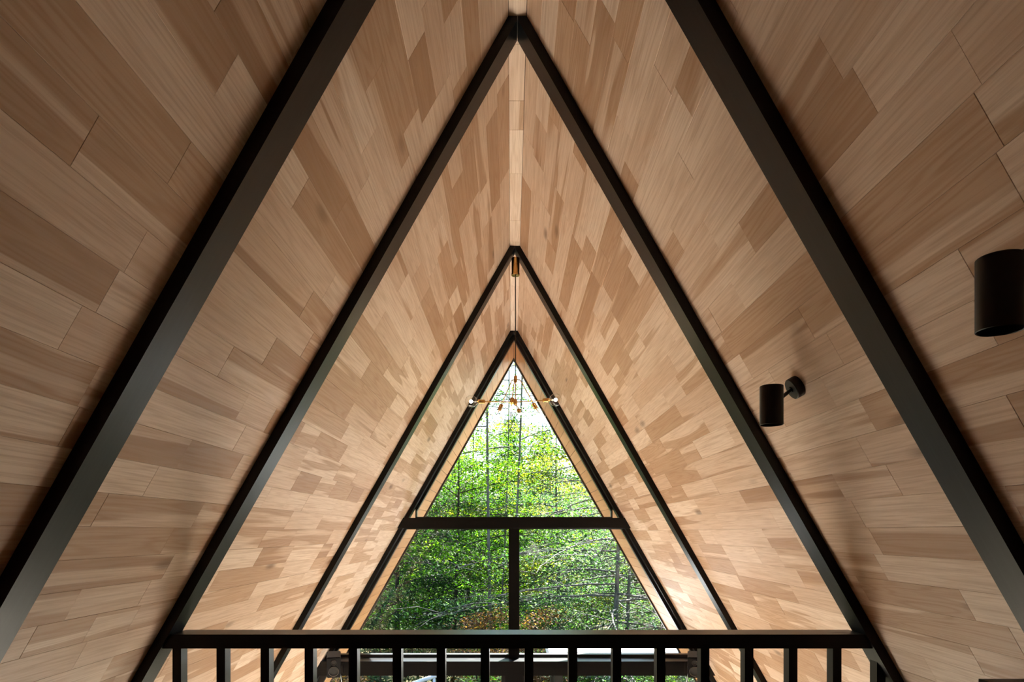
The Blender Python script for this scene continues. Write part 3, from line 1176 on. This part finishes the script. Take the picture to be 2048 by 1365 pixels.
def conifer(label, px, y, height, r0, pal, nleaf, seed, spread=1.6):
    rs = np.random.default_rng(seed)
    x = at(px, y)
    g = gz(x, y)
    height += max(0.0, crown_ref(x, y) - g)
    root = empty('conifer_tree', (x, y, zz(g)))
    tag(root, label, 'tree')
    base = np.array([x, y, zz(g) - 0.15])
    V, F = [], []
    pts = [base + np.array([0, 0, (height + 0.15) * i / 8]) for i in range(9)]
    tube_pts(V, F, pts, [r0 * (1 - 0.95 * i / 8) + 0.01 for i in range(9)], 9)
    pydata('trunk', V, F, M['barkd'], root, True)
    V, F, cen = [], [], []
    nb = 90
    for b in range(nb):
        t = 0.1 + 0.88 * b / nb
        p = base + np.array([0, 0, height * t])
        az = b * 2.4
        L = spread * (1 - t) ** 0.8 * rs.uniform(0.8, 1.1) + 0.1
        tip = p + np.array([math.cos(az) * L, math.sin(az) * L, -0.28 * L])
        tube_pts(V, F, [p, (p + tip) / 2 + np.array([0, 0, 0.04 * L]), tip], [0.03 * (1 - t) + 0.006, 0.015, 0.004], 4)
        for s in np.linspace(0.25, 1.0, 7):
            cen.append(p + (tip - p) * s)
    pydata('branches', V, F, M['barkd'], root, True)
    foliage('foliage', cen, nleaf, 0.13, pal, rs, root, (0.16, 0.16, 0.10), 0.7)


# the slim clump in the middle
tree('slim_tree', 'tall slim grey trunk standing straight just beside the window mullion', 983, 14.0, 12.5, 0.046, GREEN, 5000, 1, (0.006, 0.0), 0.50, 1.5, 0.065, 'bark', 22)
tree('slim_tree', 'slim grey trunk of the clump leaning over towards the mullion', 995, 14.3, 12.0, 0.040, GREEN, 4500, 2, (0.075, 0.0), 0.52, 1.4, 0.065, 'bark', 20)
tree('slim_tree', 'thinnest grey trunk in the slim clump, rising between the straight and the leaning one', 986, 15.0, 11.5, 0.028, BRIGHT, 4500, 3, (0.035, 0.0), 0.50, 1.3, 0.065, 'bark', 18)
# left side, bright
tree('broadleaf_tree', 'bright green broadleaf tree with a dark forked trunk behind the left pane', 903, 15.5, 7.6, 0.062, BRIGHT, 11000, 4, (0.01, 0), 0.22, 2.2, 0.105, 'barkd', 34, 0.3)
tree('broadleaf_tree', 'lush yellow-green tree filling the gap left of the slim clump', 935, 18.0, 6.8, 0.09, BRIGHT, 11000, 5, (0.0, 0), 0.18, 2.3, 0.11, 'barkd', 34, 0.3)
tree('broadleaf_tree', 'shade-coloured green tree low at the left slope of the window', 800, 15.0, 5.2, 0.10, DEEP, 11000, 6, (0.0, 0), 0.15, 2.1, 0.10, 'barkd', 32, 0.25)  # deep palette puts the shade of the lower left into the leaves
tree('broadleaf_tree', 'shade-coloured tree behind the lower left pane', 870, 20.0, 6.0, 0.10, DEEP, 12000, 7, (0.0, 0), 0.12, 2.5, 0.12, 'barkd', 34, 0.25)  # leaf colour darkened to stand for shade here too
# right side
tree('broadleaf_tree', 'yellow-tinged tree under the bright sky behind the right pane', 1118, 16.6, 6.7, 0.08, YELL, 8500, 8, (0.01, 0), 0.30, 2.2, 0.105, 'bark', 32, 0.3)
tree('broadleaf_tree', 'silver-barked tree with bare horizontal twigs behind the lower right pane', 1226, 12.5, 5.6, 0.085, BLUE, 5600, 9, (0.0, 0), 0.28, 2.6, 0.085, 'barks', 40, 0.12)
tree('broadleaf_tree', 'second silver trunk beside the bare-twigged tree, leaning outwards', 1243, 13.2, 5.4, 0.07, BLUE, 4200, 10, (0.02, 0), 0.25, 2.2, 0.085, 'barks', 34, 0.15)
tree('broadleaf_tree', 'soft green tree behind the twiggy silver branches', 1105, 24.5, 5.2, 0.09, BLUE, 12000, 11, (0.0, 0), 0.12, 2.4, 0.12, 'barkd', 34, 0.25)
tree('broadleaf_tree', 'pale green tree at the far right edge of the window', 1312, 17.0, 5.4, 0.09, BLUE, 10000, 12, (0.0, 0), 0.12, 2.4, 0.11, 'bark', 32, 0.25)
tree('broadleaf_tree', 'airy tree with sparse leaves against the white sky', 1150, 24.0, 10.2, 0.08, YELL, 3800, 13, (0.02, 0), 0.42, 2.4, 0.11, 'bark', 26, 0.4)
# conifers behind
conifer('dark blue-green conifer between the slim trunks', 1022, 26.0, 8.2, 0.16, DEEP, 11000, 14, 2.0)
conifer('dark conifer peeking out beside the yellow-tinged tree', 1085, 29.0, 8.6, 0.16, DEEP, 10000, 15, 2.0)
# far wood edge
for i, (px, y, h, pal, lab) in enumerate((
        (700, 27, 6.5, DEEP, 'dark distant tree beyond the shade-coloured green tree'),
        (820, 30, 7.4, GREEN, 'distant green tree over the forked trunk'),
        (925, 33, 7.6, GREEN, 'distant green tree behind the lush yellow-green tree'),
        (1180, 32, 6.0, GREEN, 'distant green tree behind the airy one'),
        (1270, 29, 6.0, BLUE, 'distant pale tree beyond the silver trunks'),
        (1390, 27, 5.5, GREEN, 'distant green tree outside the right slope'),
        (1050, 36, 7.0, BLUE, 'hazy blue-green tree farthest behind the conifers'))):
    tree('distant_tree', lab, px, y, h, 0.13, pal, 9000, 40 + i, (0, 0), 0.1, 2.5, 0.17, 'barkd', 34, 0.3, sprayxy=0.5)

# wooded slope at the back
for i, (px, pal, lab) in enumerate((
        (640, DEEP, 'dark green tree on the far wooded slope, outside the left slope'),
        (790, GREEN, 'green tree on the far wooded slope behind the shady tree'),
        (900, DEEP, 'dark tree on the far wooded slope behind the forked trunk'),
        (1000, GREEN, 'green tree on the far wooded slope behind the slim clump'),
        (1110, DEEP, 'dark tree on the far wooded slope behind the yellow-tinged tree'),
        (1215, BLUE, 'hazy tree on the far wooded slope behind the silver trunks'),
        (1330, GREEN, 'green tree on the far wooded slope beyond the right pane corner'))):
    tree('hillside_tree', lab, px, 44 + 2 * (i % 3), 5.5, 0.14, pal, 6500, 140 + i, (0, 0), 0.08, 2.8, 0.26, 'barkd', 30, 0.3, sprayxy=0.7)

# understorey shrubs
shr = [(765, 13.2, -131, 0.72, BLUE, 'blue-green shrub low at the left pane edge'),
       (850, 15.2, -130, 0.80, DEEP, 'dark green shrub beside the blue-green one'),
       (925, 13.4, -131, 0.72, BLUE, 'pale green layered shrub below the slim trunks'),
       (972, 11.3, -165, 0.46, RED, 'orange-red autumn shrub left of the mullion'),
       (1066, 11.6, -165, 0.46, RED, 'orange-red autumn shrub right of the mullion'),
       (1105, 13.9, -125, 0.72, BLUE, 'pale spreading shrub beyond the right red shrub'),
       (1168, 11.9, -165, 0.46, GREEN, 'green shrub in front of the silver trunks'),
       (1318, 13.4, -140, 0.72, BLUE, 'silvery shrub at the right pane corner'),
       (684, 11.3, -282, 0.46, RED, 'red-leaved shrub seen under the lower beam by the speaker'),
       (950, 9.4, -286, 0.36, GREEN, 'low green shrub under the lower beam left of the post'),
       (1285, 11.4, -286, 0.40, BRIGHT, 'low bright shrub under the lower beam right of the post')]
for i, (px, y, v, w_, pal, lab) in enumerate(shr):
    h = v * y / FPX - gz(at(px, y), y)
    tree('shrub', lab, px, y, h, 0.035, pal, 4200, 70 + i, (0, 0), 0.08, w_, 0.075, 'barkd', 22, 0.7, cat='shrub', group='understorey shrubs', sprayxy=0.16)
